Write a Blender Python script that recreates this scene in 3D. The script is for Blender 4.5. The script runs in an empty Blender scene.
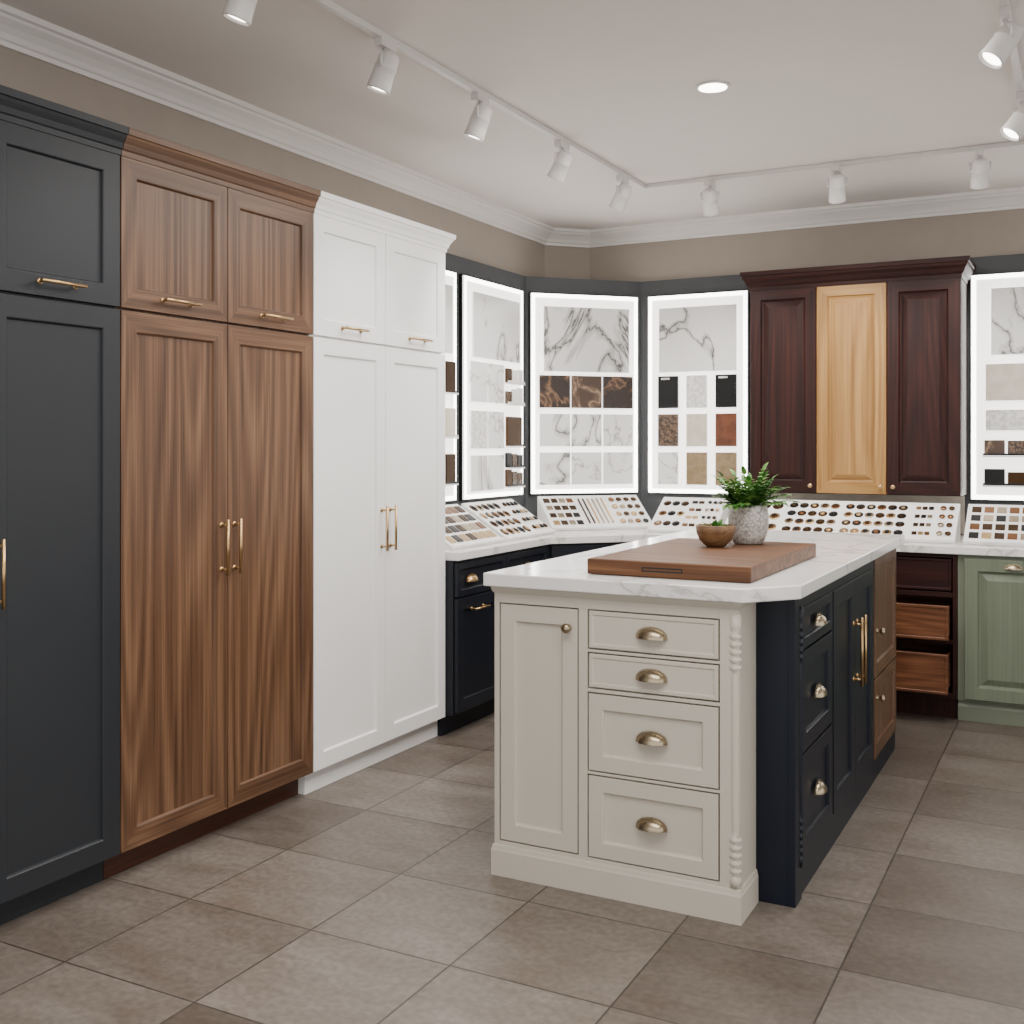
import bpy, bmesh, math, random
from mathutils import Vector, Matrix
random.seed(7)
Z=Vector((0,0,1))
scene=bpy.context.scene
# ------------------------------------------------------------------ helpers
def lin(h):
    h=h.lstrip('#'); out=[]
    for i in (0,2,4):
        c=int(h[i:i+2],16)/255
        out.append(c/12.92 if c<=0.04045 else ((c+0.055)/1.055)**2.4)
    return (*out,1)
class MB:
    def __init__(s): s.v=[];s.f=[];s.m=[];s.sm=[];s.mats=[]
    def mi(s,m):
        if m not in s.mats: s.mats.append(m)
        return s.mats.index(m)
    def add(s,vs,fs,mat,smooth=False):
        o=len(s.v); s.v+= [tuple(v) for v in vs]; k=s.mi(mat)
        for f in fs: s.f.append([i+o for i in f]); s.m.append(k); s.sm.append(smooth)
    def box(s,F,u0,u1,v0,v1,n0,n1,mat):
        vs=[F(u,v,n) for n in (n0,n1) for v in (v0,v1) for u in (u0,u1)]
        s.add(vs,[(0,2,3,1),(4,5,7,6),(0,1,5,4),(2,6,7,3),(0,4,6,2),(1,3,7,5)],mat)
    def rings(s,F,u0,u1,v0,v1,prof,mat,math_=None):
        o=len(s.v); vs=[]
        for i,n in prof:
            vs+=[F(u0+i,v0+i,n),F(u1-i,v0+i,n),F(u1-i,v1-i,n),F(u0+i,v1-i,n)]
        s.add(vs,[(0,1,2,3)],mat)
        k=s.mi(mat); kh=s.mi(math_) if math_ else k
        for r in range(len(prof)-1):
            for j in range(4):
                a=o+r*4+j; b=o+r*4+(j+1)%4
                s.f.append([a,b,b+4,a+4]); s.m.append(kh if j in (0,2) else k); s.sm.append(False)
        l=o+(len(prof)-1)*4
        s.f.append([l,l+1,l+2,l+3]); s.m.append(k); s.sm.append(False)
    def lathe(s,c,axis,prof,mat,seg=20,smooth=True):
        a=Vector(axis).normalized(); x=a.orthogonal().normalized(); y=a.cross(x); c=Vector(c)
        vs=[];fs=[]
        for r,h in prof:
            for k in range(seg):
                t=2*math.pi*k/seg
                vs.append(c+a*h+(x*math.cos(t)+y*math.sin(t))*max(r,1e-5))
        for i in range(len(prof)-1):
            for k in range(seg):
                k2=(k+1)%seg
                fs.append((i*seg+k,i*seg+k2,(i+1)*seg+k2,(i+1)*seg+k))
        fs.append(tuple(range(seg))); fs.append(tuple((len(prof)-1)*seg+k for k in range(seg)))
        s.add(vs,fs,mat,smooth)
    def cyl(s,p0,p1,r,mat,seg=12,r1=None):
        p0=Vector(p0);p1=Vector(p1);d=p1-p0;L=d.length; r1=r if r1 is None else r1
        s.lathe(p0,d,[(r,0),(r1,L)],mat,seg)
    def poly(s,pts,z0,z1,mat):
        n=len(pts); vs=[(x,y,z0) for x,y in pts]+[(x,y,z1) for x,y in pts]
        fs=[tuple(range(n)),tuple(range(n,2*n))]+[(i,(i+1)%n,(i+1)%n+n,i+n) for i in range(n)]
        s.add(vs,fs,mat)
    def sweep(s,path,prof,mat):
        n=len(path); P=[Vector(p) for p in path]; offs=[]
        def nr(a,b):
            d=(b-a).normalized(); return Vector((d.y,-d.x))
        for i in range(n):
            if i==0: o=nr(P[0],P[1])
            elif i==n-1: o=nr(P[-2],P[-1])
            else:
                a=nr(P[i-1],P[i]); b=nr(P[i],P[i+1]); m=(a+b).normalized(); o=m/ m.dot(a)
            offs.append(o)
        k=len(prof); vs=[]
        for i in range(n):
            for (o,z) in prof:
                q=P[i]+offs[i]*o; vs.append((q.x,q.y,z))
        fs=[]
        for i in range(n-1):
            for j in range(k):
                j2=(j+1)%k
                fs.append((i*k+j,i*k+j2,(i+1)*k+j2,(i+1)*k+j))
        fs.append(tuple(range(k))); fs.append(tuple((n-1)*k+j for j in range(k)))
        s.add(vs,fs,mat)
    def obj(s,name,parent=None,bevel=0,loc=None):
        me=bpy.data.meshes.new(name); me.from_pydata(s.v,[],s.f)
        for m in s.mats: me.materials.append(m)
        for p,k,sm in zip(me.polygons,s.m,s.sm): p.material_index=k; p.use_smooth=sm
        bm=bmesh.new(); bm.from_mesh(me); bmesh.ops.recalc_face_normals(bm,faces=bm.faces); bm.to_mesh(me); bm.free()
        ob=bpy.data.objects.new(name,me); scene.collection.objects.link(ob)
        if bevel:
            b=ob.modifiers.new('bevel','BEVEL'); b.width=bevel; b.segments=2; b.limit_method='ANGLE'; b.angle_limit=math.radians(35)
        if parent:
            ob.parent=parent; ob.matrix_parent_inverse=Matrix.Translation(-Vector(parent.location))
        return ob
def root(name,loc):
    e=bpy.data.objects.new(name,None); e.location=loc; e.empty_display_size=.1; scene.collection.objects.link(e); return e
def Fr(o,U,N):
    o=Vector(o);U=Vector(U).normalized();N=Vector(N).normalized()
    return lambda u,v,n: o+U*u+Z*v+N*n
# ------------------------------------------------------------------ materials
def base(name):
    m=bpy.data.materials.new(name); m.use_nodes=True; nt=m.node_tree
    return m,nt,nt.nodes['Principled BSDF']
def nd(nt,t,**k):
    n=nt.nodes.new(t)
    for a,b in k.items(): setattr(n,a,b)
    return n
def mapping(nt,scale=(1,1,1),loc=(0,0,0),rot=(0,0,0)):
    tc=nd(nt,'ShaderNodeTexCoord'); mp=nd(nt,'ShaderNodeMapping')
    mp.inputs['Scale'].default_value=scale; mp.inputs['Location'].default_value=loc; mp.inputs['Rotation'].default_value=rot
    nt.links.new(tc.outputs['Object'],mp.inputs['Vector']); return mp
def ramp(nt,stops):
    r=nd(nt,'ShaderNodeValToRGB'); e=r.color_ramp.elements
    while len(e)<len(stops): e.new(.5)
    for i,(p,c) in enumerate(stops): e[i].position=p; e[i].color=c
    return r
def paint(name,col,rough=.45,bump=.0,spec=.5,var=.03):
    m,nt,b=base(name)
    c=lin(col); b.inputs['Roughness'].default_value=rough; b.inputs['Specular IOR Level'].default_value=spec
    mp=mapping(nt,(3,3,3)); n=nd(nt,'ShaderNodeTexNoise'); n.inputs['Scale'].default_value=2; n.inputs['Detail'].default_value=4
    nt.links.new(mp.outputs[0],n.inputs['Vector'])
    r=ramp(nt,[(.3,tuple(x*(1-var) for x in c[:3])+(1,)),(.7,tuple(min(1,x*(1+var)) for x in c[:3])+(1,))])
    nt.links.new(n.outputs['Fac'],r.inputs[0]); nt.links.new(r.outputs[0],b.inputs['Base Color'])
    if bump:
        n2=nd(nt,'ShaderNodeTexNoise'); n2.inputs['Scale'].default_value=120; nt.links.new(mp.outputs[0],n2.inputs['Vector'])
        bp=nd(nt,'ShaderNodeBump'); bp.inputs['Strength'].default_value=bump; bp.inputs['Distance'].default_value=.002
        nt.links.new(n2.outputs['Fac'],bp.inputs['Height']); nt.links.new(bp.outputs[0],b.inputs['Normal'])
    return m
def metal(name,col,rough=.25):
    m,nt,b=base(name); b.inputs['Metallic'].default_value=1; b.inputs['Base Color'].default_value=lin(col)
    mp=mapping(nt,(40,40,40)); n=nd(nt,'ShaderNodeTexNoise'); nt.links.new(mp.outputs[0],n.inputs['Vector'])
    mr=nd(nt,'ShaderNodeMapRange'); mr.inputs['To Min'].default_value=rough*.8; mr.inputs['To Max'].default_value=rough*1.25
    nt.links.new(n.outputs['Fac'],mr.inputs[0]); nt.links.new(mr.outputs[0],b.inputs['Roughness']); return m
def emis(name,col,st):
    m,nt,b=base(name); b.inputs['Base Color'].default_value=lin(col)
    b.inputs['Emission Color'].default_value=lin(col); b.inputs['Emission Strength'].default_value=st; return m
def wood(name,dark,mid,light,axis='z',rough=.42,lines=.16,freq=1.0,spec=.4):
    m,nt,b=base(name); ax='xyz'.index(axis); b.inputs['Specular IOR Level'].default_value=spec
    def sc(a,l): v=[a*freq]*3; v[ax]=l*freq; return tuple(v)
    mp=mapping(nt,sc(3.6,.30)); n=nd(nt,'ShaderNodeTexNoise'); n.inputs['Scale'].default_value=1; n.inputs['Detail'].default_value=.6; n.inputs['Distortion'].default_value=.0
    nt.links.new(mp.outputs[0],n.inputs['Vector'])
    mu=nd(nt,'ShaderNodeMath',operation='MULTIPLY'); mu.inputs[1].default_value=120; nt.links.new(n.outputs['Fac'],mu.inputs[0])
    si=nd(nt,'ShaderNodeMath',operation='SINE'); nt.links.new(mu.outputs[0],si.inputs[0])
    mr=nd(nt,'ShaderNodeMapRange'); mr.inputs['From Min'].default_value=-1; nt.links.new(si.outputs[0],mr.inputs[0])
    mp2=mapping(nt,sc(60,.45)); n2=nd(nt,'ShaderNodeTexNoise'); n2.inputs['Scale'].default_value=1; n2.inputs['Detail'].default_value=5; n2.inputs['Roughness'].default_value=.6
    nt.links.new(mp2.outputs[0],n2.inputs['Vector'])
    mp3=mapping(nt,sc(260,3)); n3=nd(nt,'ShaderNodeTexNoise'); n3.inputs['Scale'].default_value=1; n3.inputs['Detail'].default_value=3
    nt.links.new(mp3.outputs[0],n3.inputs['Vector'])
    mx=nd(nt,'ShaderNodeMix'); mx.inputs[0].default_value=lines; nt.links.new(n2.outputs['Fac'],mx.inputs[2]); nt.links.new(mr.outputs[0],mx.inputs[3])
    mx2=nd(nt,'ShaderNodeMix'); mx2.inputs[0].default_value=.35; nt.links.new(mx.outputs[0],mx2.inputs[2]); nt.links.new(n3.outputs['Fac'],mx2.inputs[3])
    r=ramp(nt,[(.30,lin(dark)),(.5,lin(mid)),(.70,lin(light))])
    nt.links.new(mx2.outputs[0],r.inputs[0]); nt.links.new(r.outputs[0],b.inputs['Base Color'])
    b.inputs['Roughness'].default_value=rough
    bp=nd(nt,'ShaderNodeBump'); bp.inputs['Strength'].default_value=.1; bp.inputs['Distance'].default_value=.001
    nt.links.new(n3.outputs['Fac'],bp.inputs['Height']); nt.links.new(bp.outputs[0],b.inputs['Normal'])
    return m
def marble(name,bg,vein,scale=2.5,width=.03,rough=.15,loc=(0,0,0),soft=.35,cloud=.4,stretch=(1,1,1)):
    m,nt,b=base(name); mp=mapping(nt,stretch,loc,(.4,.5,.3))
    n=nd(nt,'ShaderNodeTexNoise'); n.inputs['Scale'].default_value=scale; n.inputs['Detail'].default_value=7; n.inputs['Roughness'].default_value=.5; n.inputs['Distortion'].default_value=.6
    nt.links.new(mp.outputs[0],n.inputs['Vector'])
    s=nd(nt,'ShaderNodeMath',operation='SUBTRACT'); s.inputs[1].default_value=.5; nt.links.new(n.outputs['Fac'],s.inputs[0])
    a=nd(nt,'ShaderNodeMath',operation='ABSOLUTE'); nt.links.new(s.outputs[0],a.inputs[0])
    B=lin(bg);V=lin(vein); mid=tuple(B[i]*(1-soft)+V[i]*soft for i in range(3))+(1,)
    r=ramp(nt,[(0,V),(width*.4,mid),(width*1.6,B)]); nt.links.new(a.outputs[0],r.inputs[0])
    n2=nd(nt,'ShaderNodeTexNoise'); n2.inputs['Scale'].default_value=scale*.8; n2.inputs['Detail'].default_value=3; nt.links.new(mp.outputs[0],n2.inputs['Vector'])
    r2=ramp(nt,[(.35,(.84,.84,.84,1)),(.6,(1,1,1,1))]); nt.links.new(n2.outputs['Fac'],r2.inputs[0])
    mx=nd(nt,'ShaderNodeMix',data_type='RGBA',blend_type='MULTIPLY'); mx.inputs[0].default_value=cloud
    nt.links.new(r.outputs[0],mx.inputs[6]); nt.links.new(r2.outputs[0],mx.inputs[7]); nt.links.new(mx.outputs[2],b.inputs['Base Color'])
    b.inputs['Roughness'].default_value=rough; return m
def speckle(name,c1,c2,scale=60,rough=.2):
    m,nt,b=base(name); mp=mapping(nt); n=nd(nt,'ShaderNodeTexNoise'); n.inputs['Scale'].default_value=scale; n.inputs['Detail'].default_value=4
    nt.links.new(mp.outputs[0],n.inputs['Vector']); r=ramp(nt,[(.42,lin(c1)),(.58,lin(c2))]); nt.links.new(n.outputs['Fac'],r.inputs[0])
    nt.links.new(r.outputs[0],b.inputs['Base Color']); b.inputs['Roughness'].default_value=rough; return m

M_wall=paint('wall_taupe','#9d9389',.9,.3)
M_ceil=paint('ceiling_paint','#dcd6d0',.95,.15,var=.01)
M_trim=paint('trim_white','#e0dcd8',.5,var=.01)
M_char=paint('charcoal_paint','#23262a',.45,spec=.35)
M_white=paint('white_paint','#f3f2f0',.4,var=.005)
M_cream=paint('cream_paint','#c4bdb0',.42,var=.012)
M_navy=paint('navy_paint','#0d1421',.4,spec=.3)
M_navy2=paint('navy_grey_paint','#181b23',.42,spec=.3)
M_green=paint('green_paint','#6a7160',.45)
M_band=paint('panel_charcoal','#404245',.6)
M_dark=paint('dark_shadow_gap','#0b0b0b',.7)
M_black=paint('black_metal','#0c0c0d',.35,spec=.3)
WC=('#3a2517','#5e4330','#7f6047')
M_wal=wood('walnut_v',*WC,'z',lines=.2)
M_walh=wood('walnut_h',*WC,'y')
M_walx=wood('walnut_x','#40220f','#633c24','#835639','x')
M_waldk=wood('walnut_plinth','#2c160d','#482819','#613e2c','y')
MC=('#120504','#260d09','#3a1812')
M_mah=wood('mahogany',*MC,'z',.5,spec=.25)
M_mahx=wood('mahogany_x',*MC,'x',.5,spec=.25)
OC=('#744d22','#96703e','#ae8752')
M_oak=wood('golden_oak',*OC,'z',.45,lines=.2)
M_oakx=wood('golden_oak_x',*OC,'x',.45)
M_board=wood('board_wood','#361e0f','#5c3c25','#7c583c','x',.5,lines=.2,spec=.3)
M_bowl=wood('bowl_wood','#4d3422','#715338','#8f6f4e','x',.5,freq=2)
M_green_w=wood('green_stained_wood','#5f6956','#697260','#737c68','z',.5,lines=.05)
M_brass=metal('brass','#c2a276',.3)
M_nick=metal('aged_nickel','#a89a82',.28)
M_bronze=metal('bronze','#463424',.4)
M_cop=metal('copper','#7d583c',.35)
M_counter=marble('counter_marble','#ebe9e7','#bdb9b5',1.6,.02,.14,soft=.3,cloud=.25)
M_slab=marble('slab_marble','#f2f1ef','#55504d',2.6,.02,.25,(0,0,0),.45,.5,(1,1,.6))
M_slab2=marble('slab_marble_b','#f2f1ef','#605b58',2.8,.02,.25,(3,1,2),.4,.5,(1,1,.6))
M_tile=marble('tile_marble','#efeeec','#a19e9b',4.5,.022,.25,(1,5,2),soft=.35,cloud=.3)
M_brown=marble('brown_marble','#2c1c12','#8d6a4c',4,.02,.25,(2,2,7))
M_brown2=marble('brown_marble_b','#4a3525','#a3856a',5,.03,.25,(5,2,1))
M_spk=speckle('speckled_granite','#2b2019','#6d543f',70)
M_spw=speckle('white_granite','#cfcdca','#efeeec',40)
M_tan=speckle('tan_stone','#85704f','#937d60',30,.4)
M_rust=speckle('rust_stone','#5c311b','#713f24',15,.3)
M_beige=speckle('beige_stone','#c9bfb0','#d4cabc',15,.4)
M_glow=emis('lightbox_face','#fffcf8',2.3)
M_led=emis('lightbox_led','#fffdf9',10.0)
M_lamp=emis('lamp_lens','#fff6ea',12)
M_plas=paint('fixture_white','#d2cecb',.4,var=.01)
M_rack=paint('rack_white','#f0efed',.4,var=.01)
M_leaf=speckle('leaf_green','#33651f','#6d9a45',25,.5)
M_soil=speckle('soil','#1e150e','#3a291c',60,.9)
M_pot,nt,b=base('pot_ceramic'); b.inputs['Roughness'].default_value=.6
mp=mapping(nt,(1,1,1)); vo=nd(nt,'ShaderNodeTexVoronoi'); vo.inputs['Scale'].default_value=110; nt.links.new(mp.outputs[0],vo.inputs['Vector'])
r=ramp(nt,[(.2,lin('#cfcbc6')),(.9,lin('#8d8881'))]); nt.links.new(vo.outputs['Distance'],r.inputs[0]); nt.links.new(r.outputs[0],b.inputs['Base Color'])
bp=nd(nt,'ShaderNodeBump'); bp.invert=True; bp.inputs['Strength'].default_value=.6; bp.inputs['Distance'].default_value=.003; nt.links.new(vo.outputs['Distance'],bp.inputs['Height']); nt.links.new(bp.outputs[0],b.inputs['Normal'])
# floor
TS=.45
M_floor,nt,b=base('floor_tile'); mp=mapping(nt,(1,1,1),(.12,.25,0))
br=nd(nt,'ShaderNodeTexBrick'); br.offset=0; br.inputs['Scale'].default_value=1; br.inputs['Brick Width'].default_value=TS; br.inputs['Row Height'].default_value=TS
br.inputs['Mortar Size'].default_value=.003; br.inputs['Mortar Smooth'].default_value=.1; br.inputs['Bias'].default_value=0
br.inputs['Color1'].default_value=lin('#564e47'); br.inputs['Color2'].default_value=lin('#756e67'); br.inputs['Mortar'].default_value=lin('#403b36')
nt.links.new(mp.outputs[0],br.inputs['Vector'])
mps=mapping(nt,(1.2,3.2,1),(0,0,0),(0,0,.5))
n=nd(nt,'ShaderNodeTexNoise'); n.inputs['Scale'].default_value=1.6; n.inputs['Detail'].default_value=9; n.inputs['Roughness'].default_value=.68
vm=nd(nt,'ShaderNodeVectorMath',operation='MULTIPLY_ADD'); vm.inputs[1].default_value=(90,90,90)
nt.links.new(br.outputs['Color'],vm.inputs[0]); nt.links.new(mps.outputs[0],vm.inputs[2]); nt.links.new(vm.outputs[0],n.inputs['Vector'])
r=ramp(nt,[(.32,(.74,.66,.59,1)),(.5,(.97,.95,.93,1)),(.68,(1.25,1.26,1.27,1))]); nt.links.new(n.outputs['Fac'],r.inputs[0])
mx=nd(nt,'ShaderNodeMix',data_type='RGBA',blend_type='MULTIPLY'); mx.inputs[0].default_value=1
nt.links.new(br.outputs['Color'],mx.inputs[6]); nt.links.new(r.outputs[0],mx.inputs[7])
n2=nd(nt,'ShaderNodeTexNoise'); n2.inputs['Scale'].default_value=45; n2.inputs['Detail'].default_value=6; nt.links.new(mp.outputs[0],n2.inputs['Vector'])
r2=ramp(nt,[(.35,(.84,.83,.82,1)),(.65,(1.12,1.12,1.12,1))]); nt.links.new(n2.outputs['Fac'],r2.inputs[0])
mx2=nd(nt,'ShaderNodeMix',data_type='RGBA',blend_type='MULTIPLY'); mx2.inputs[0].default_value=1
nt.links.new(mx.outputs[2],mx2.inputs[6]); nt.links.new(r2.outputs[0],mx2.inputs[7]); nt.links.new(mx2.outputs[2],b.inputs['Base Color'])
mr=nd(nt,'ShaderNodeMapRange'); mr.inputs['To Min'].default_value=.3; mr.inputs['To Max'].default_value=.52; nt.links.new(n.outputs['Fac'],mr.inputs[0]); nt.links.new(mr.outputs[0],b.inputs['Roughness'])
bp=nd(nt,'ShaderNodeBump'); bp.invert=True; bp.inputs['Strength'].default_value=.5; bp.inputs['Distance'].default_value=.002; nt.links.new(br.outputs['Fac'],bp.inputs['Height']); nt.links.new(bp.outputs[0],b.inputs['Normal'])

# ------------------------------------------------------------------ parts
def shaker(mb,F,u0,u1,v0,v1,n0,t,mat,math_=None,stile=.062,rec=.010,g=.0015):
    mb.rings(F,u0+g,u1-g,v0+g,v1-g,[(0,n0),(0,n0+t),(stile,n0+t),(stile+.003,n0+t-.003),(stile+.005,n0+t-rec)],mat,math_)
def raised(mb,F,u0,u1,v0,v1,n0,t,mat,math_=None,stile=.055,g=.0015):
    mb.rings(F,u0+g,u1-g,v0+g,v1-g,[(0,n0),(0,n0+t-.003),(.003,n0+t),(stile,n0+t),(stile+.006,n0+t-.011),(stile+.014,n0+t-.014),(stile+.045,n0+t-.001)],mat,math_)
def slab(mb,F,u0,u1,v0,v1,n0,t,mat,math_=None,g=.0015):
    mb.rings(F,u0+g,u1-g,v0+g,v1-g,[(0,n0),(0,n0+t-.002),(.002,n0+t),(.012,n0+t),(.014,n0+t-.003)],mat,math_)
def barpull(mb,F,u,v,n,L,vert,mat,r=.0055,st=.03):
    d=(lambda k:F(u,v+k,n+st)) if vert else (lambda k:F(u+k,v,n+st))
    e=(lambda k:F(u,v+k,n-.002)) if vert else (lambda k:F(u+k,v,n-.002))
    mb.cyl(d(-L/2),d(L/2),r,mat,12)
    for k in (-L/2*.8,L/2*.8): mb.cyl(e(k),d(k),r*.8,mat,10); mb.lathe(e(k),d(k)-e(k),[(.009,0),(.009,.005)],mat,12)
def knob(mb,F,u,v,n,mat,s=1.0):
    p=F(u,v,n-.002); a=F(0,0,1)-F(0,0,0)
    mb.lathe(p,a,[(.010*s,0),(.010*s,.004*s),(.005*s,.006*s),(.005*s,.014*s),(.011*s,.018*s),(.0155*s,.024*s),(.0145*s,.030*s),(.008*s,.0345*s),(.001,.036*s)],mat,18)
def cup(mb,F,u,v,n,mat,W=.043,H=.030,D=.026):
    vs=[];fs=[];A=14;B=7
    z0=v-H*.5
    for i in range(A+1):
        al=math.pi*i/A
        for j in range(B+1):
            be=math.pi/2*j/B; rr=max(math.sin(al),.02)**.75
            vs.append(F(u+W*math.cos(al),z0+H*rr*math.sin(be),n+D*rr*math.cos(be)))
    for i in range(A):
        for j in range(B):
            a=i*(B+1)+j; fs.append((a,a+1,a+B+2,a+B+1))
    mb.add(vs,fs,mat,True)
    mb.add([F(u+W*math.cos(math.pi*i/A),z0,n+D*max(math.sin(math.pi*i/A),.02)**.75) for i in range(A+1)],[tuple(range(A+1))],M_dark)
    fl=[F(u+(W+.006)*math.cos(math.pi*i/A),z0-.001+(H+.006)*max(math.sin(math.pi*i/A),0)**.75,nn) for nn in (n-.001,n+.003) for i in range(A+1)]
    k=A+1
    mb.add(fl,[tuple(range(k)),tuple(range(k,2*k))]+[(i,(i+1)%k,(i+1)%k+k,i+k) for i in range(k)],mat)

# ------------------------------------------------------------------ room
CE=2.733; WX=-3.10; YB=6.57; RX=3.0; Y0=-2.0; CY=6.35; CX=-2.88
W=Fr((0,0,0),(1,0,0),(0,1,0))
def simple(name,f,bev=0):
    mb=MB(); f(mb); return mb.obj(name,None,bev)
simple('floor',lambda m:m.box(W,WX-.15,RX+.15,-.1,0,Y0,YB+.15,M_floor))
simple('ceiling',lambda m:m.box(W,WX-.15,RX+.15,CE,CE+.1,Y0,YB+.15,M_ceil))
simple('wall_left',lambda m:m.poly([(WX-.15,Y0),(WX,Y0),(WX,CY),(WX-.15,CY)],0,CE,M_wall))
simple('wall_corner',lambda m:m.poly([(WX,CY),(CX,YB),(CX,YB+.15),(WX-.15,YB+.15),(WX-.15,CY)],0,CE,M_wall))
simple('wall_back',lambda m:m.poly([(CX,YB),(RX,YB),(RX,YB+.15),(CX,YB+.15)],0,CE,M_wall))
cr=[(0,CE-.100),(.010,CE-.100),(.012,CE-.085),(.02,CE-.08),(.028,CE-.064),(.045,CE-.045),(.066,CE-.03),(.07,CE-.022),(.083,CE-.018),(.086,CE),(0,CE)]
simple('trim_1',lambda m:m.sweep([(WX,Y0),(WX,CY),(CX,YB),(RX,YB)],cr,M_trim))
BX=-3.05; BY=6.52
D0=Vector((-3.05,5.98)); D1=Vector((-2.51,6.52))
simple('wall_paneling',lambda m:m.poly([(WX,4.43),(BX,4.43),(BX,5.98),(WX,5.999)],.862,2.38,M_band))
simple('wall_paneling',lambda m:m.poly([(WX,6.0),(BX,5.981),(-2.511,BY),(-2.511,YB),(CX,YB),(WX,CY)],.862,2.38,M_band))
simple('wall_paneling',lambda m:m.poly([(-2.51,BY),(1.6,BY),(1.6,YB),(-2.51,YB)],.862,2.38,M_band))
simple('lit_wall_strip',lambda m:m.box(Fr((0,BY,0),(1,0,0),(0,-1,0)),-1.78,-.61,.862,1.07,0,.012,M_beige))  # pale box whose colour stands in for the lit wall under the cabinet

# ------------------------------------------------------------------ tall cabinets
FL=Fr((-2.66,0,0),(0,1,0),(1,0,0))
def tall(name,y0,y1,mat,math_,toe,toe_n,ret,crown_mat):
    r=root(name,(-2.88,(y0+y1)/2,0)); ym=(y0+y1)/2; g=.001
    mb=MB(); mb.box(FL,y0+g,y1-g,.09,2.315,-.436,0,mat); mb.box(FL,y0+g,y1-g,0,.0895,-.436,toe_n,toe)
    mb.obj('carcass',r,.0015)
    mb=MB()
    for a,b in ((y0+g,ym),(ym,y1-g)):
        shaker(mb,FL,a,b,1.773,2.245,.001,.022,mat,math_)
        shaker(mb,FL,a,b,.092,1.767,.001,.022,mat,math_)
    mb.obj('doors',r,.0012)
    mb=MB(); X=-2.637
    prof=[(-.02,2.240),(.004,2.240),(.005,2.256),(.010,2.260),(.014,2.276),(.024,2.290),(.028,2.299),(.034,2.301),(.036,2.322),(-.02,2.322)]
    path=[(X,y0+g),(X,y1-g)]
    if ret: path.append((-3.09,y1-g))
    mb.sweep(path,prof,crown_mat); mb.obj('crown_moulding',r)
    mb=MB()
    for a,b in ((y0,ym),(ym,y1)):
        barpull(mb,FL,(a+b)/2,1.815,.023,.155,False,M_brass)
    for k in (-.032,.032): barpull(mb,FL,ym+k,1.0,.023,.19,True,M_brass)
    mb.obj('handles',r)
tall('charcoal_tall_cabinet',1.50,2.433,M_char,None,M_char,-.05,False,M_char)
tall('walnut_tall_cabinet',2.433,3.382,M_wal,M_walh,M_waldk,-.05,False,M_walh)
tall('white_tall_cabinet',3.382,4.359,M_white,None,M_white,-.02,True,M_white)

# ------------------------------------------------------------------ base cabinets
CT=.855
r=root('navy_base_cabinet',(-2.8,5.2,0))
bp_=[(-3.04,4.362),(-2.6,4.362),(-2.6,5.35),(-2.16,5.79),(-1.14,5.79),(-1.14,6.51),(-2.515,6.51),(-3.04,5.975)]
tp_=[(-3.04,4.362),(-2.66,4.362),(-2.66,5.375),(-2.185,5.85),(-1.14,5.85),(-1.14,6.51),(-2.515,6.51),(-3.04,5.975)]
mb=MB(); mb.poly(bp_,.1,.815,M_navy2); mb.poly(tp_,0,.0995,M_navy2); mb.obj('carcass',r,.0015)
mb=MB(); hw=MB()
FB=Fr((-2.6,0,0),(0,1,0),(1,0,0))
for a,b in ((4.37,4.85),(4.85,5.33)):
    shaker(mb,FB,a,b,.645,.805,.001,.02,M_navy2,stile=.03); shaker(mb,FB,a,b,.11,.64,.001,.02,M_navy2,stile=.055)
    cup(hw,FB,4.50 if a<4.5 else (a+b)/2,.725,.021,M_brass)
    barpull(hw,FB,4.555 if a<4.5 else (a+b)/2,.58,.021,.14,False,M_brass)
FD=Fr((-2.6,5.35,0),(1,1,0),(1,-1,0)); L=math.hypot(.44,.44)
shaker(mb,FD,.02,L-.02,.11,.805,.001,.02,M_navy2); knob(hw,FD,L-.06,.72,.021,M_brass)
FK=Fr((0,5.79,0),(1,0,0),(0,-1,0))
for a,b in ((-2.12,-1.63),(-1.63,-1.15)):
    shaker(mb,FK,a,b,.655,.805,.001,.02,M_navy2,stile=.03); shaker(mb,FK,a,b,.11,.65,.001,.02,M_navy2); cup(hw,FK,(a+b)/2,.73,.021,M_brass)
mb.obj('doors',r,.0012); hw.obj('handles',r)

r=root('mahogany_drawer_cabinet',(-.86,6.1,0)); mb=MB()
a,b=-1.138,-.577
mb.box(FK,a,a+.02,.1,.815,-.71,0,M_mah); mb.box(FK,b-.02,b,.1,.815,-.71,0,M_mah); mb.box(FK,a+.02,b-.02,.1,.13,-.71,0,M_mahx)
mb.box(FK,a+.02,b-.02,.795,.815,-.71,0,M_mahx); mb.box(FK,a+.02,b-.02,.13,.795,-.71,-.69,M_mah); mb.box(FK,a,b,0,.0995,-.71,-.04,M_mah)
mb.box(FK,a+.02,b-.02,.60,.625,-.05,0,M_mahx);mb.box(FK,a+.02,b-.02,.37,.39,-.05,0,M_mahx)
mb.obj('carcass',r,.001)
for i,(z0,z1,out,mm) in enumerate(((.63,.79,.0,M_mahx),(.405,.575,.13,M_walx),(.15,.345,.16,M_walx))):
    mb=MB(); u0,u1=a+.024,b-.024
    slab(mb,FK,u0,u1,z0,z1,out-.02,.022,mm)
    mb.box(FK,u0+.01,u0+.024,z0+.01,z1-.02,-.5+out,out-.021,M_walx); mb.box(FK,u1-.024,u1-.01,z0+.01,z1-.02,-.5+out,out-.021,M_walx)
    mb.box(FK,u0+.024,u1-.024,z0+.01,z0+.02,-.5+out,out-.021,M_walx); mb.box(FK,u0+.01,u1-.01,z0+.01,z1-.02,-.514+out,-.5+out,M_walx)
    mb.obj('drawer_%d'%(i+1),r,.001)

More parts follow.
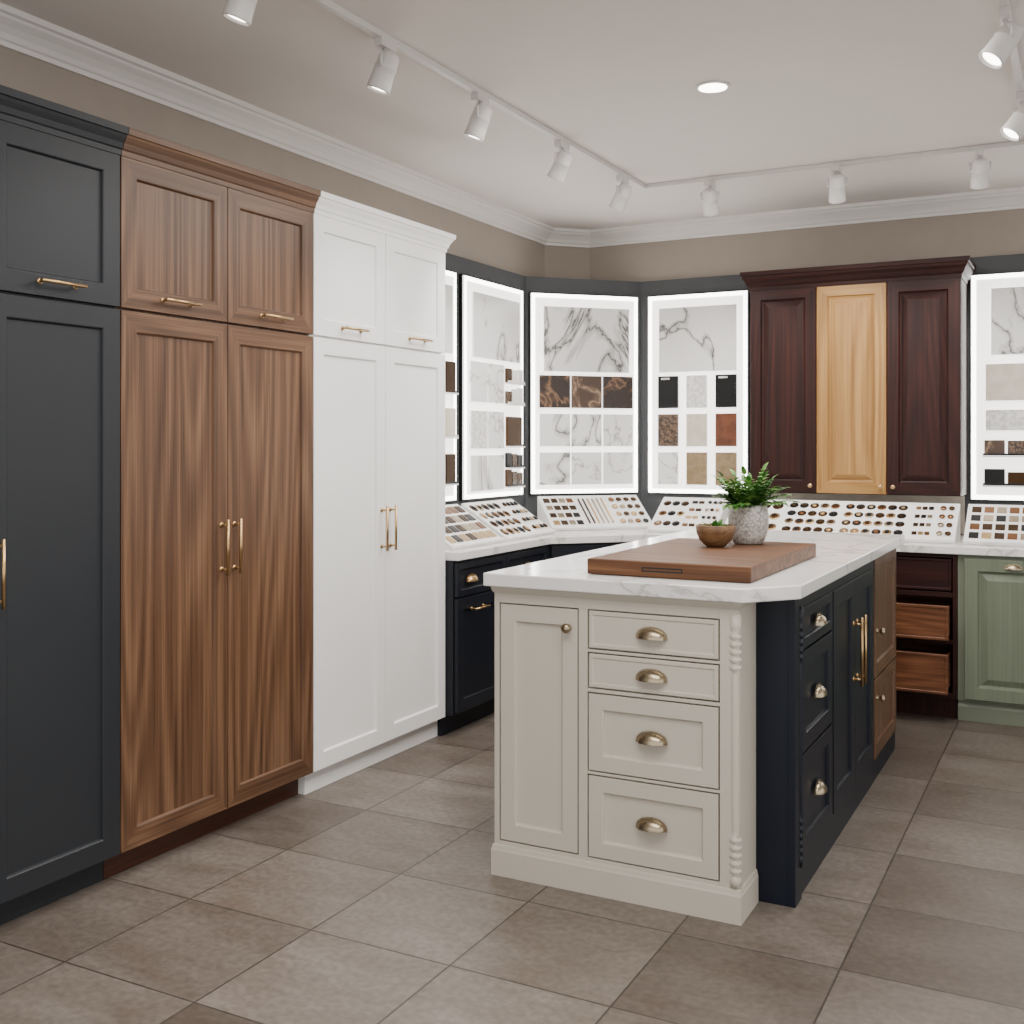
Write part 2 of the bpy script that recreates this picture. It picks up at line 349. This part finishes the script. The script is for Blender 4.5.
r=root('green_base_cabinet',(.1,6.1,0)); mb=MB(); a,b=-.574,.83
mb.box(FK,a,b,.1,.815,-.71,0,M_green); mb.box(FK,a,b,0,.0995,-.71,-.02,M_green)
mb.sweep([(a,5.81),(b,5.81)],[(-.005,0),(.014,0),(.014,.07),(.006,.085),(-.005,.085)],M_green)
mb.obj('carcass',r,.0015); mb=MB(); hw=MB()
for i in range(3):
    u0=a+.03+i*.455; raised(mb,FK,u0,u0+.44,.11,.80,.001,.02,M_green_w,stile=.06); cup(hw,FK,u0+.22,.765,.021,M_nick,W=.035,H=.022,D=.02)
mb.obj('doors',r); hw.obj('handles',r)

o=.03
cp=[(-3.045,4.365),(-2.6+o,4.365),(-2.6+o,5.35-o*.41),(-2.16+o*.41,5.79-o),(.85,5.79-o),(.85,6.505),(-2.51,6.505),(-3.045,5.97)]
mb=MB(); mb.poly(cp,.816,CT,M_counter); mb.obj('marble_countertop',None,.003)

# wall cabinet
FW=Fr((0,6.20,0),(1,0,0),(0,-1,0))
r=root('mahogany_wall_cabinet',(-1.15,6.35,1.08)); mb=MB(); a,b=-1.715,-.597
mb.box(FW,a,b,1.08,2.30,-.305,0,M_mah); mb.obj('carcass',r,.0015)
mb=MB(); hw=MB(); w=(b-a)/3
for i,(m1,m2) in enumerate(((M_mah,M_mahx),(M_oak,M_oakx),(M_mah,M_mahx))):
    raised(mb,FW,a+w*i,a+w*(i+1),1.082,2.232,.001,.022,m1,m2,stile=.06)
knob(hw,FW,a+w-.03,1.125,.023,M_brass,.8); knob(hw,FW,a+2*w-.03,1.125,.023,M_brass,.8); knob(hw,FW,a+2*w+.035,1.125,.023,M_brass,.8)
mb.obj('doors',r); hw.obj('knobs',r)
mb=MB(); mb.sweep([(a,6.505),(a,6.178),(b,6.178),(b,6.505)],[(-.02,2.225),(.004,2.225),(.006,2.245),(.016,2.255),(.024,2.275),(.034,2.29),(.038,2.305),(.044,2.307),(.046,2.33),(-.02,2.33)],M_mahx)
mb.box(FW,a+.01,b-.01,2.30,2.32,-.3,0,M_mahx)
mb.obj('crown_moulding',r)

# ------------------------------------------------------------------ island
r=root('kitchen_island',(-1.2,4.0,0))
FI=Fr((0,3.04,0),(1,0,0),(0,-1,0)); IL,IR=-1.66,-.875; IT=.908; YE=5.12
mb=MB(); mb.box(FI,IL,IR,.0,IT,-.179,-.022,M_cream)
for u0,u1,v0,v1 in ((IL,-1.643,0,IT),(-1.370,-1.341,.108,.856),(-.931,IR,0,IT),(-1.643,-.931,.856,IT),(-1.643,-.931,0,.108),
        (-1.341,-.931,.727,.735),(-1.341,-.931,.607,.617),(-1.341,-.931,.360,.368)):
    mb.box(FI,u0,u1,v0,v1,-.022,0,M_cream)
mb.obj('cream_carcass',r,.0012)
mb=MB(); g=.003
shaker(mb,FI,-1.643+g,-1.370-g,.108+g,.856-g,-.021,.019,M_cream,stile=.05)
slab(mb,FI,-1.341+g,-.931-g,.735+g,.856-g,-.021,.021,M_cream)
slab(mb,FI,-1.341+g,-.931-g,.617+g,.727-g,-.021,.021,M_cream)
shaker(mb,FI,-1.341+g,-.931-g,.368+g,.607-g,-.021,.021,M_cream,stile=.045)
shaker(mb,FI,-1.341+g,-.931-g,.108+g,.360-g,-.021,.021,M_cream,stile=.045)
mb.obj('cream_door_and_drawers',r,.001)
mb=MB()
mb.sweep([(IL,3.215),(IL,3.04),(IR,3.04),(IR,3.215)],[(-.003,0),(.008,0),(.008,.078),(.006,.084),(.004,.095),(-.003,.097)],M_cream)
mb.sweep([(IL,3.215),(IL,3.04),(IR,3.04),(IR,3.215)],[(-.003,.885),(.003,.887),(.008,.898),(.008,IT),(-.003,IT)],M_cream)
mb.obj('cream_mouldings',r)
def turned(mb,c,mat,R=.017):
    pf=[(.3*R,.10),(R*1.1,.10),(R*1.1,.125),(R*.85,.13)]
    for i in range(5): z=.135+i*.022; pf+=[(R*.8,z),(R*1.15,z+.006),(R*1.15,z+.014),(R*.8,z+.02)]
    pf+=[(R*.9,.26),(R*.95,.30),(R*.95,.66),(R*.9,.70)]
    for i in range(5): z=.71+i*.022; pf+=[(R*.8,z),(R*1.15,z+.006),(R*1.15,z+.014),(R*.8,z+.02)]
    pf+=[(R*1.1,.83),(R*1.1,.872),(.3*R,.872)]
    mb.lathe((c[0],c[1],0),(0,0,1),pf,mat,20)
mb=MB(); turned(mb,(IR-.014,3.04+.012),M_cream,.016); mb.obj('cream_turned_column',r)
mb=MB()
for z in (.798,.675,.492,.24): cup(mb,FI,-1.136,z,0,M_nick)
knob(mb,FI,-1.403,.795,-.002,M_nick,1.0)
mb.obj('front_hardware',r)
NX=-.782; FN=Fr((NX,0,0),(0,1,0),(1,0,0)); PX=NX+.022
mb=MB(); mb.box(W,IL,NX,.085,IT,3.2215,4.555,M_navy); mb.box(W,IL,NX,0,.0845,3.2215,3.30,M_navy); mb.box(W,IL,NX-.03,0,.0845,3.301,YE,M_navy)
mb.box(W,NX+.0002,PX,0,IT,3.2215,3.30,M_navy)
mb.box(FN,3.30,4.555,.085,.108,0,.018,M_navy); mb.box(FN,3.30,4.555,.862,IT,0,.018,M_navy); mb.box(FN,3.748,3.768,.108,.862,0,.018,M_navy); mb.box(FN,4.535,4.555,.108,.862,0,.018,M_navy)
mb.box(W,NX-.03,PX-.007,0,.085,3.301,YE,M_navy)
mb.obj('navy_carcass',r,.001)
mb=MB(); turned(mb,(PX-.008,3.287),M_navy,.014); mb.obj('navy_turned_column',r)
mb=MB(); hw=MB()
shaker(mb,FN,3.318,3.748,.735,.862,.001,.02,M_navy,stile=.03); shaker(mb,FN,3.318,3.748,.425,.73,.001,.02,M_navy,stile=.05); shaker(mb,FN,3.318,3.748,.11,.42,.001,.02,M_navy,stile=.05)
shaker(mb,FN,3.768,4.151,.11,.862,.001,.02,M_navy,stile=.06); shaker(mb,FN,4.151,4.535,.11,.862,.001,.02,M_navy,stile=.06)
mb.obj('navy_doors_and_drawers',r,.001)
for z in (.80,.575,.27): cup(hw,FN,3.533,z,.021,M_nick)
for k in (-.035,.035): barpull(hw,FN,4.151+k,.60,.021,.25,True,M_brass)
mb=MB(); mb.box(W,IL,NX,.085,IT,4.556,YE,M_walx)
shaker(mb,FN,4.562,YE-.005,.415,.90,.001,.02,M_wal,M_walh,stile=.05); shaker(mb,FN,4.562,YE-.005,.09,.41,.001,.02,M_wal,M_walh,stile=.05)
mb.obj('walnut_section',r,.001)
knob(hw,FN,4.61,.60,.021,M_nick); knob(hw,FN,4.61,.33,.021,M_nick); hw.obj('side_hardware',r)
mb=MB(); mb.poly([(-1.682,3.005),(-.855,3.005),(-.73,3.165),(-.73,YE+.03),(-1.682,YE+.03)],.909,.95,M_counter); mb.obj('island_countertop',r,.004)

# cutting board
mb=MB(); Bz=.951
mb.poly([(-1.38,3.125),(-.865,3.125),(-.865,3.98),(-1.38,3.98)],Bz,Bz+.048,M_board)
ob_root=root('cutting_board',(-1.12,3.5,Bz)); mb.obj('board',ob_root,.004)
mb=MB(); FBd=Fr((0,3.125,0),(1,0,0),(0,-1,0)); mb.rings(FBd,-1.20,-1.07,Bz+.016,Bz+.031,[(0,-.01),(0,.0006),(.003,.0010),(.005,-.0002)],M_dark); mb.obj('grip_slot',ob_root,.002)

# plant
PT=Bz+.049
PX_,PY_=-1.076,3.855
r=root('potted_plant',(PX_,PY_,PT)); mb=MB()
mb.lathe((PX_,PY_,PT),(0,0,1),[(.045,0),(.052,.004),(.064,.03),(.071,.07),(.071,.10),(.067,.128),(.063,.138),(.058,.138),(.057,.12),(.002,.118)],M_pot,36); mb.obj('pot',r)
mb=MB(); mb.lathe((PX_,PY_,PT+.118),(0,0,1),[(.056,0),(.056,.006),(.001,.01)],M_soil,24); mb.obj('soil',r)
def leaf(mb,p,d,up,L,Wd,mat,curl=.3):
    d=d.normalized(); s=d.cross(up).normalized(); n=s.cross(d).normalized()
    P=[]; K=5
    for i in range(K+1):
        t=i/K; w=Wd*math.sin(math.pi*min(1,.08+t*.92))**.8*(1-.3*t)
        c=p+d*L*t-n*curl*L*t*t
        P+= [c-s*w+n*w*.3,c,c+s*w+n*w*.3]
    fs=[]
    for i in range(K):
        for j in (0,1): a=i*3+j; fs.append((a,a+1,a+4,a+3))
    mb.add(P,fs,mat,True)
def plant(mb,c,n,Lr,spread,leafL,seed):
    rd=random.Random(seed)
    for i in range(n):
        az=2*math.pi*i/n*3.0+rd.uniform(-.4,.4); el=rd.uniform(.4,1.35); Ls=rd.uniform(*Lr)
        h=Vector((math.cos(az),math.sin(az),0)); p=c+h*rd.uniform(0,.03)
        d=(h*math.cos(el)*spread+Z*math.sin(el)).normalized(); prev=p; K=8
        for k in range(1,K+1):
            t=k/K; q=p+d*Ls*t-Z*Ls*.3*t*t*math.cos(el)
            mb.cyl(prev,q,.0013,M_leaf,5)
            dd=(q-prev).normalized()
            if k>=2:
                side=dd.cross(Z)
                side=side.normalized() if side.length>.01 else Vector((1,0,0))
                l=leafL*(1.15-.6*t)
                for s_ in (-1,1): leaf(mb,q,(dd*.8+side*s_).normalized(),Z,l*rd.uniform(.8,1.2),l*.36,M_leaf,rd.uniform(.1,.4))
            prev=q
        leaf(mb,prev,dd,Z,leafL*.9,leafL*.28,M_leaf)
mb=MB(); plant(mb,Vector((PX_,PY_,PT+.122)),46,(.09,.165),1.0,.042,3); mb.obj('foliage',r)
bx,by=-1.145,3.69
r=root('wooden_bowl',(bx,by,PT)); mb=MB()
mb.lathe((bx,by,PT),(0,0,1),[(.03,0),(.036,.003),(.055,.022),(.066,.05),(.068,.072),(.064,.074),(.058,.05),(.04,.03),(.001,.026)],M_bowl,32); mb.obj('bowl',r)
mb=MB(); rd=random.Random(5)
for i in range(30):
    az=rd.uniform(0,6.28); el=rd.uniform(.4,1.4); h=Vector((math.cos(az),math.sin(az),0))
    leaf(mb,Vector((bx,by,PT+.058))+h*rd.uniform(0,.035),h*math.cos(el)+Z*math.sin(el),Z,rd.uniform(.025,.042),.009,M_leaf,.3)
mb.lathe((bx,by,PT+.027),(0,0,1),[(.03,0),(.052,.018),(.04,.03),(.001,.034)],M_soil,20)
mb.obj('succulents',r)

# ------------------------------------------------------------------ lit sample panels
def panel(F,u0,u1,samples,shelves=()):
    c=F((u0+u1)/2,1.045,0); r=root('stone_sample_display',c)
    v0,v1=1.045,2.284; w=u1-u0; h=v1-v0
    mb=MB(); mb.box(F,u0,u1,v0,v1,.001,.02,M_black); mb.obj('frame',r,.001)
    mb=MB(); mb.box(F,u0+.008,u1-.008,v0+.008,v1-.008,.0205,.03,M_glow); mb.obj('light_face',r)
    mb=MB(); t=.022
    for q in ((u0+.01,u0+.01+t,v0+.01,v1-.01),(u1-.01-t,u1-.01,v0+.01,v1-.01),(u0+.01+t,u1-.01-t,v0+.01,v0+.01+t),(u0+.01+t,u1-.01-t,v1-.01-t,v1-.01)):
        mb.box(F,*q,.0302,.032,M_led)
    mb.obj('led_edge',r)
    mb=MB()
    for x0,x1,y0,y1,m in samples:
        mb.box(F,u0+x0*w,u0+x1*w,v1-y1*h,v1-y0*h,.0305,.044,m)
        if m is M_black: mb.box(F,u0+x0*w+.02,u0+x0*w+.075,v1-y0*h-.022,v1-y0*h-.010,.044,.0447,M_spw)
    mb.obj('stone_samples',r,.001)
    if shelves:
        mb=MB()
        for x0,x1,y,m,items in shelves:
            mb.box(F,u0+x0*w,u0+x1*w,v1-y*h-.008,v1-y*h,.0305,.065,M_rack)
            mb.box(F,u0+x0*w,u0+x1*w,v1-y*h+.001,v1-y*h+.012,.057,.063,m)
            k=items; ww=(x1-x0)*w/k
            for i in range(k):
                mb.box(F,u0+x0*w+ww*(i+.06),u0+x0*w+ww*(i+.94),v1-y*h+.001,v1-y*h+(random.uniform(.15,.19) if k<3 else random.uniform(.07,.10)),.035,.05,random.choice((M_bronze,M_spk,M_black,M_brown2,m)))
        mb.obj('shelves',r,.0008)
FP=Fr((BX,0,0),(0,1,0),(1,0,0)); FQ=Fr((0,BY,0),(1,0,0),(0,-1,0)); FG=Fr((D0.x,D0.y,0),(1,1,0),(1,-1,0))
S2=[(.12,.90,.07,.36,M_slab2)]
for a_,b_ in ((.08,.34),(.36,.62)):
    S2+=[(a_,b_,.38,.56,M_tile),(a_,b_,.60,.77,M_spw if a_<.2 else M_tile),(a_,b_,.80,.96,M_slab)]
panel(FP,4.44,5.11,S2,((.62,.94,.53,M_bronze,2),(.62,.94,.72,M_beige,2),(.62,.94,.92,M_black,2)))
panel(FP,5.18,5.895,S2,((.65,.94,.46,M_rack,3),(.65,.94,.56,M_rack,3),(.65,.94,.76,M_bronze,1),(.65,.94,.95,M_black,3),(.65,.94,.86,M_black,3)))
S3=[(.12,.90,.07,.39,M_slab)]
for i in range(3):
    x0=.08+i*.29; x1=x0+.275
    S3+=[(x0,x1,.41,.57,(M_brown,M_brown2,M_brown)[i]),(x0,x1,.60,.76,M_slab2 if i<2 else M_tile),(x0,x1,.79,.95,M_tile if i else M_slab2)]
Ld=(D1-D0).length
panel(FG,.02,Ld-.025,S3)
S4=[(.13,.89,.07,.39,M_slab)]
mm=((M_black,M_spw,M_black),(M_spk,M_beige,M_rust),(M_tile,M_tan,M_tan))
for j in range(3):
    for i in range(3):
        x0=.12+i*.285; S4.append((x0,x0+.20,.41+.19*j,.57+.19*j,mm[j][i]))
panel(FQ,-2.455,-1.81,S4)
S5=[(.16,.92,.07,.36,M_slab),(.12,.50,.40,.56,M_beige),(.55,.92,.40,.56,M_tile),(.12,.92,.60,.69,M_spw)]
panel(FQ,-.583,.10,S5,((.10,.95,.93,M_black,5),(.10,.95,.80,M_black,5)))
panel(FQ,.18,.85,S4)

# ------------------------------------------------------------------ hardware racks
def rack(F,u0,u1,nf,nb,z0,z1,layout,name='hardware_sample_rack'):
    c=F((u0+u1)/2,z0,(nf+nb)/2); r=root(name,c)
    pf=F(0,z0,nf); pb=F(0,z1,nb); sl=(pb-pf); Ls=sl.length; sv=sl/Ls
    U=(F(1,0,0)-F(0,0,0)); Nn=U.cross(sv)
    if Nn.z<0: Nn=-Nn
    G=lambda u,s,h: F(u,z0,nf)+sv*s+Nn*h
    mb=MB()
    mb.box(G,u0,u1,0,Ls,0,.010,M_rack)
    mb.box(G,u0,u1,0,.010,.010,.020,M_rack)
    for uu in (u0,u1-.01):
        vs=[F(uu+k,z0-.0005,nf-.005) for k in (0,.01)]+[F(uu+k,z0-.0005,nb) for k in (0,.01)]+[F(uu+k,z1-.004,nb) for k in (0,.01)]
        mb.add(vs,[(0,2,4),(1,5,3),(0,1,3,2),(2,3,5,4),(4,5,1,0)],M_rack)
    mb.obj('board',r,.001)
    mb=MB(); mats=(M_bronze,M_nick,M_bronze,M_black,M_cop,M_bronze,M_black,M_brass)
    for (a,b,cols,rows,kind) in layout:
        wa=u0+.015+(u1-u0-.03)*a; wb=u0+.015+(u1-u0-.03)*b
        cw=(wb-wa)/cols; rh=(Ls-.04)/rows
        for i in range(cols):
            for j in range(rows):
                cu=wa+cw*(i+.5); cs=.025+rh*(j+.5); m=random.choice(mats); rr=min(cw,rh)*.38
                if kind=='knob':
                    mb.lathe(G(cu,cs,.010),Nn,[(rr*.6,0),(rr*.5,.003),(rr,.006),(rr*.9,.010),(rr*.3,.012)],m,12)
                elif kind=='ring':
                    mb.lathe(G(cu,cs,.010),Nn,[(rr*1.15,0),(rr*1.15,.002),(rr*.9,.003)],m,14); mb.lathe(G(cu,cs,.011),Nn,[(rr*.6,0),(rr*.6,.006),(rr*.3,.008)],random.choice(mats),12)
                elif kind=='bar':
                    mb.box(G,cu-cw*.12,cu+cw*.12,cs-rh*.42,cs+rh*.42,.010,.018,m)
                elif kind=='hbar':
                    mb.box(G,cu-cw*.38,cu+cw*.38,cs-rh*.12,cs+rh*.12,.010,.018,m)
                else:
                    mb.box(G,cu-rr,cu+rr,cs-rr,cs+rr,.010,.015,m)
    mb.obj('hardware_samples',r)
z0,z1=CT+.001,1.035
rack(FP,4.45,4.95,.40,.12,z0,z1,[(0,1,7,4,'sq')])
rack(FP,5.00,5.56,.40,.12,z0,z1,[(0,.6,5,4,'ring'),(.66,1,4,4,'knob')])
rack(FG,.03,.67,.42,.14,z0,z1,[(0,.32,4,4,'sq'),(.35,.64,6,1,'bar'),(.68,1,4,4,'knob')])
rack(FQ,-2.23,-1.84,.62,.34,z0,z1,[(0,.45,3,3,'ring'),(.48,.7,2,4,'hbar'),(.74,1,3,4,'knob')])
rack(FQ,-1.80,-.60,.62,.34,z0,z1,[(0,.24,4,3,'ring'),(.26,.5,5,4,'ring'),(.52,.8,6,4,'ring'),(.83,.91,3,4,'sq'),(.93,1,2,4,'knob')])
rack(FQ,-.56,.06,.62,.34,z0,z1,[(0,.6,6,4,'sq'),(.6,1,4,4,'knob')])
rack(FQ,.10,.72,.62,.34,z0,z1,[(0,1,9,4,'knob')])

# ------------------------------------------------------------------ light fixtures
TZ=CE-.001
TX=-2.10; TY=5.50; TR=-.235
mb=MB(); 
mb.box(W,TX-.013,TX+.013,TZ-.022,TZ,-1.0,TY+.013,M_plas); mb.box(W,TX+.013,TR-.013,TZ-.022,TZ,TY-.013,TY+.013,M_plas); mb.box(W,TR-.013,TR+.013,TZ-.022,TZ,-1.0,TY+.013,M_plas)
mb.obj('ceiling_light_track',None,.002)
def head(x,y,aim,en=9):
    r=root('track_spotlight',(x,y,TZ-.023)); aim=Vector(aim).normalized(); mb=MB()
    mb.box(W,x-.016,x+.016,TZ-.050,TZ-.0225,y-.045,y+.045,M_plas)
    c=Vector((x,y,TZ-.115)); mb.cyl((x,y,TZ-.050),(x,y,TZ-.078),.008,M_plas,10)
    s=aim.cross(Z).normalized()
    for k in (-1,1):
        mb.cyl(Vector((x,y,TZ-.078)),Vector((x,y,TZ-.078))+s*k*.045,.005,M_plas,8); mb.cyl(Vector((x,y,TZ-.078))+s*k*.045,c+s*k*.045,.005,M_plas,8)
    mb.cyl(c-s*.046,c+s*.046,.006,M_plas,8)
    mb.lathe(c-aim*.055,aim,[(.022,0),(.030,.005),(.036,.018),(.037,.05),(.039,.052),(.039,.058),(.037,.06),(.039,.10),(.041,.125),(.041,.132),(.036,.132),(.034,.120),(.001,.119)],M_plas,24)
    mb.obj('fixture',r)
    mb=MB(); mb.lathe(c+aim*.0655,aim,[(.033,0),(.033,.003),(.001,.004)],M_lamp,20); mb.obj('lens',r)
    l=bpy.data.lights.new('spot','SPOT'); l.energy=en; l.spot_size=math.radians(80); l.spot_blend=.9; l.shadow_soft_size=.06; l.color=(1,.95,.89)
    lo=bpy.data.objects.new('spot_lamp',l); scene.collection.objects.link(lo); lo.location=c+aim*.10; lo.rotation_euler=aim.to_track_quat('-Z','Y').to_euler()
    lo.parent=r; lo.matrix_parent_inverse=Matrix.Translation(-Vector(r.location))
for y in (1.55,2.385,3.08,3.73): head(TX,y,(-.35,-.1,-1),20)
for y in (4.48,5.2): head(TX,y,(-.6,.15,-1),45)
for x in (-1.736,-1.095,-.449): head(x,TY,(-.1,.62,-1),45)
for y in (2.2,3.0,3.77,4.7): head(TR,y,(-.65,-.35,-1),30)
r=root('recessed_downlight',(-1.286,4.11,CE)); mb=MB()
mb.lathe((-1.286,4.11,CE-.0005),(0,0,-1),[(.068,0),(.068,.004),(.060,.008),(.053,.006)],M_plas,32); mb.obj('trim_ring',r)
mb=MB(); mb.lathe((-1.286,4.11,CE-.006),(0,0,-1),[(.054,0),(.054,.003),(.001,.0035)],M_lamp,32); mb.obj('lens',r)
def area(x,y,z,sx,sy,en,rot=(0,0,0),col=(1,.96,.92)):  # added fill light just below the ceiling, not a fixture of the room
    l=bpy.data.lights.new('fill_area','AREA'); l.shape='RECTANGLE'; l.size=sx; l.size_y=sy; l.energy=en; l.color=col
    o=bpy.data.objects.new('fill_area_lamp',l); scene.collection.objects.link(o); o.location=(x,y,z); o.rotation_euler=rot
area(-.6,1.4,CE-.05,2.0,1.6,68)
area(-1.1,4.2,CE-.05,1.4,1.8,66)
w=bpy.data.worlds.new('world'); scene.world=w; w.use_nodes=True
bg=w.node_tree.nodes['Background']; bg.inputs[0].default_value=(1,.975,.95,1); bg.inputs[1].default_value=1.75

# ------------------------------------------------------------------ camera
cam=bpy.data.cameras.new('camera'); co=bpy.data.objects.new('camera',cam); scene.collection.objects.link(co)
co.location=(0,0,1.35); co.rotation_euler=(math.radians(90),0,math.radians(27.72))
cam.lens=1100/1024*36; cam.sensor_width=36; cam.shift_y=-(512-445)/1024; cam.clip_start=.05
scene.camera=co
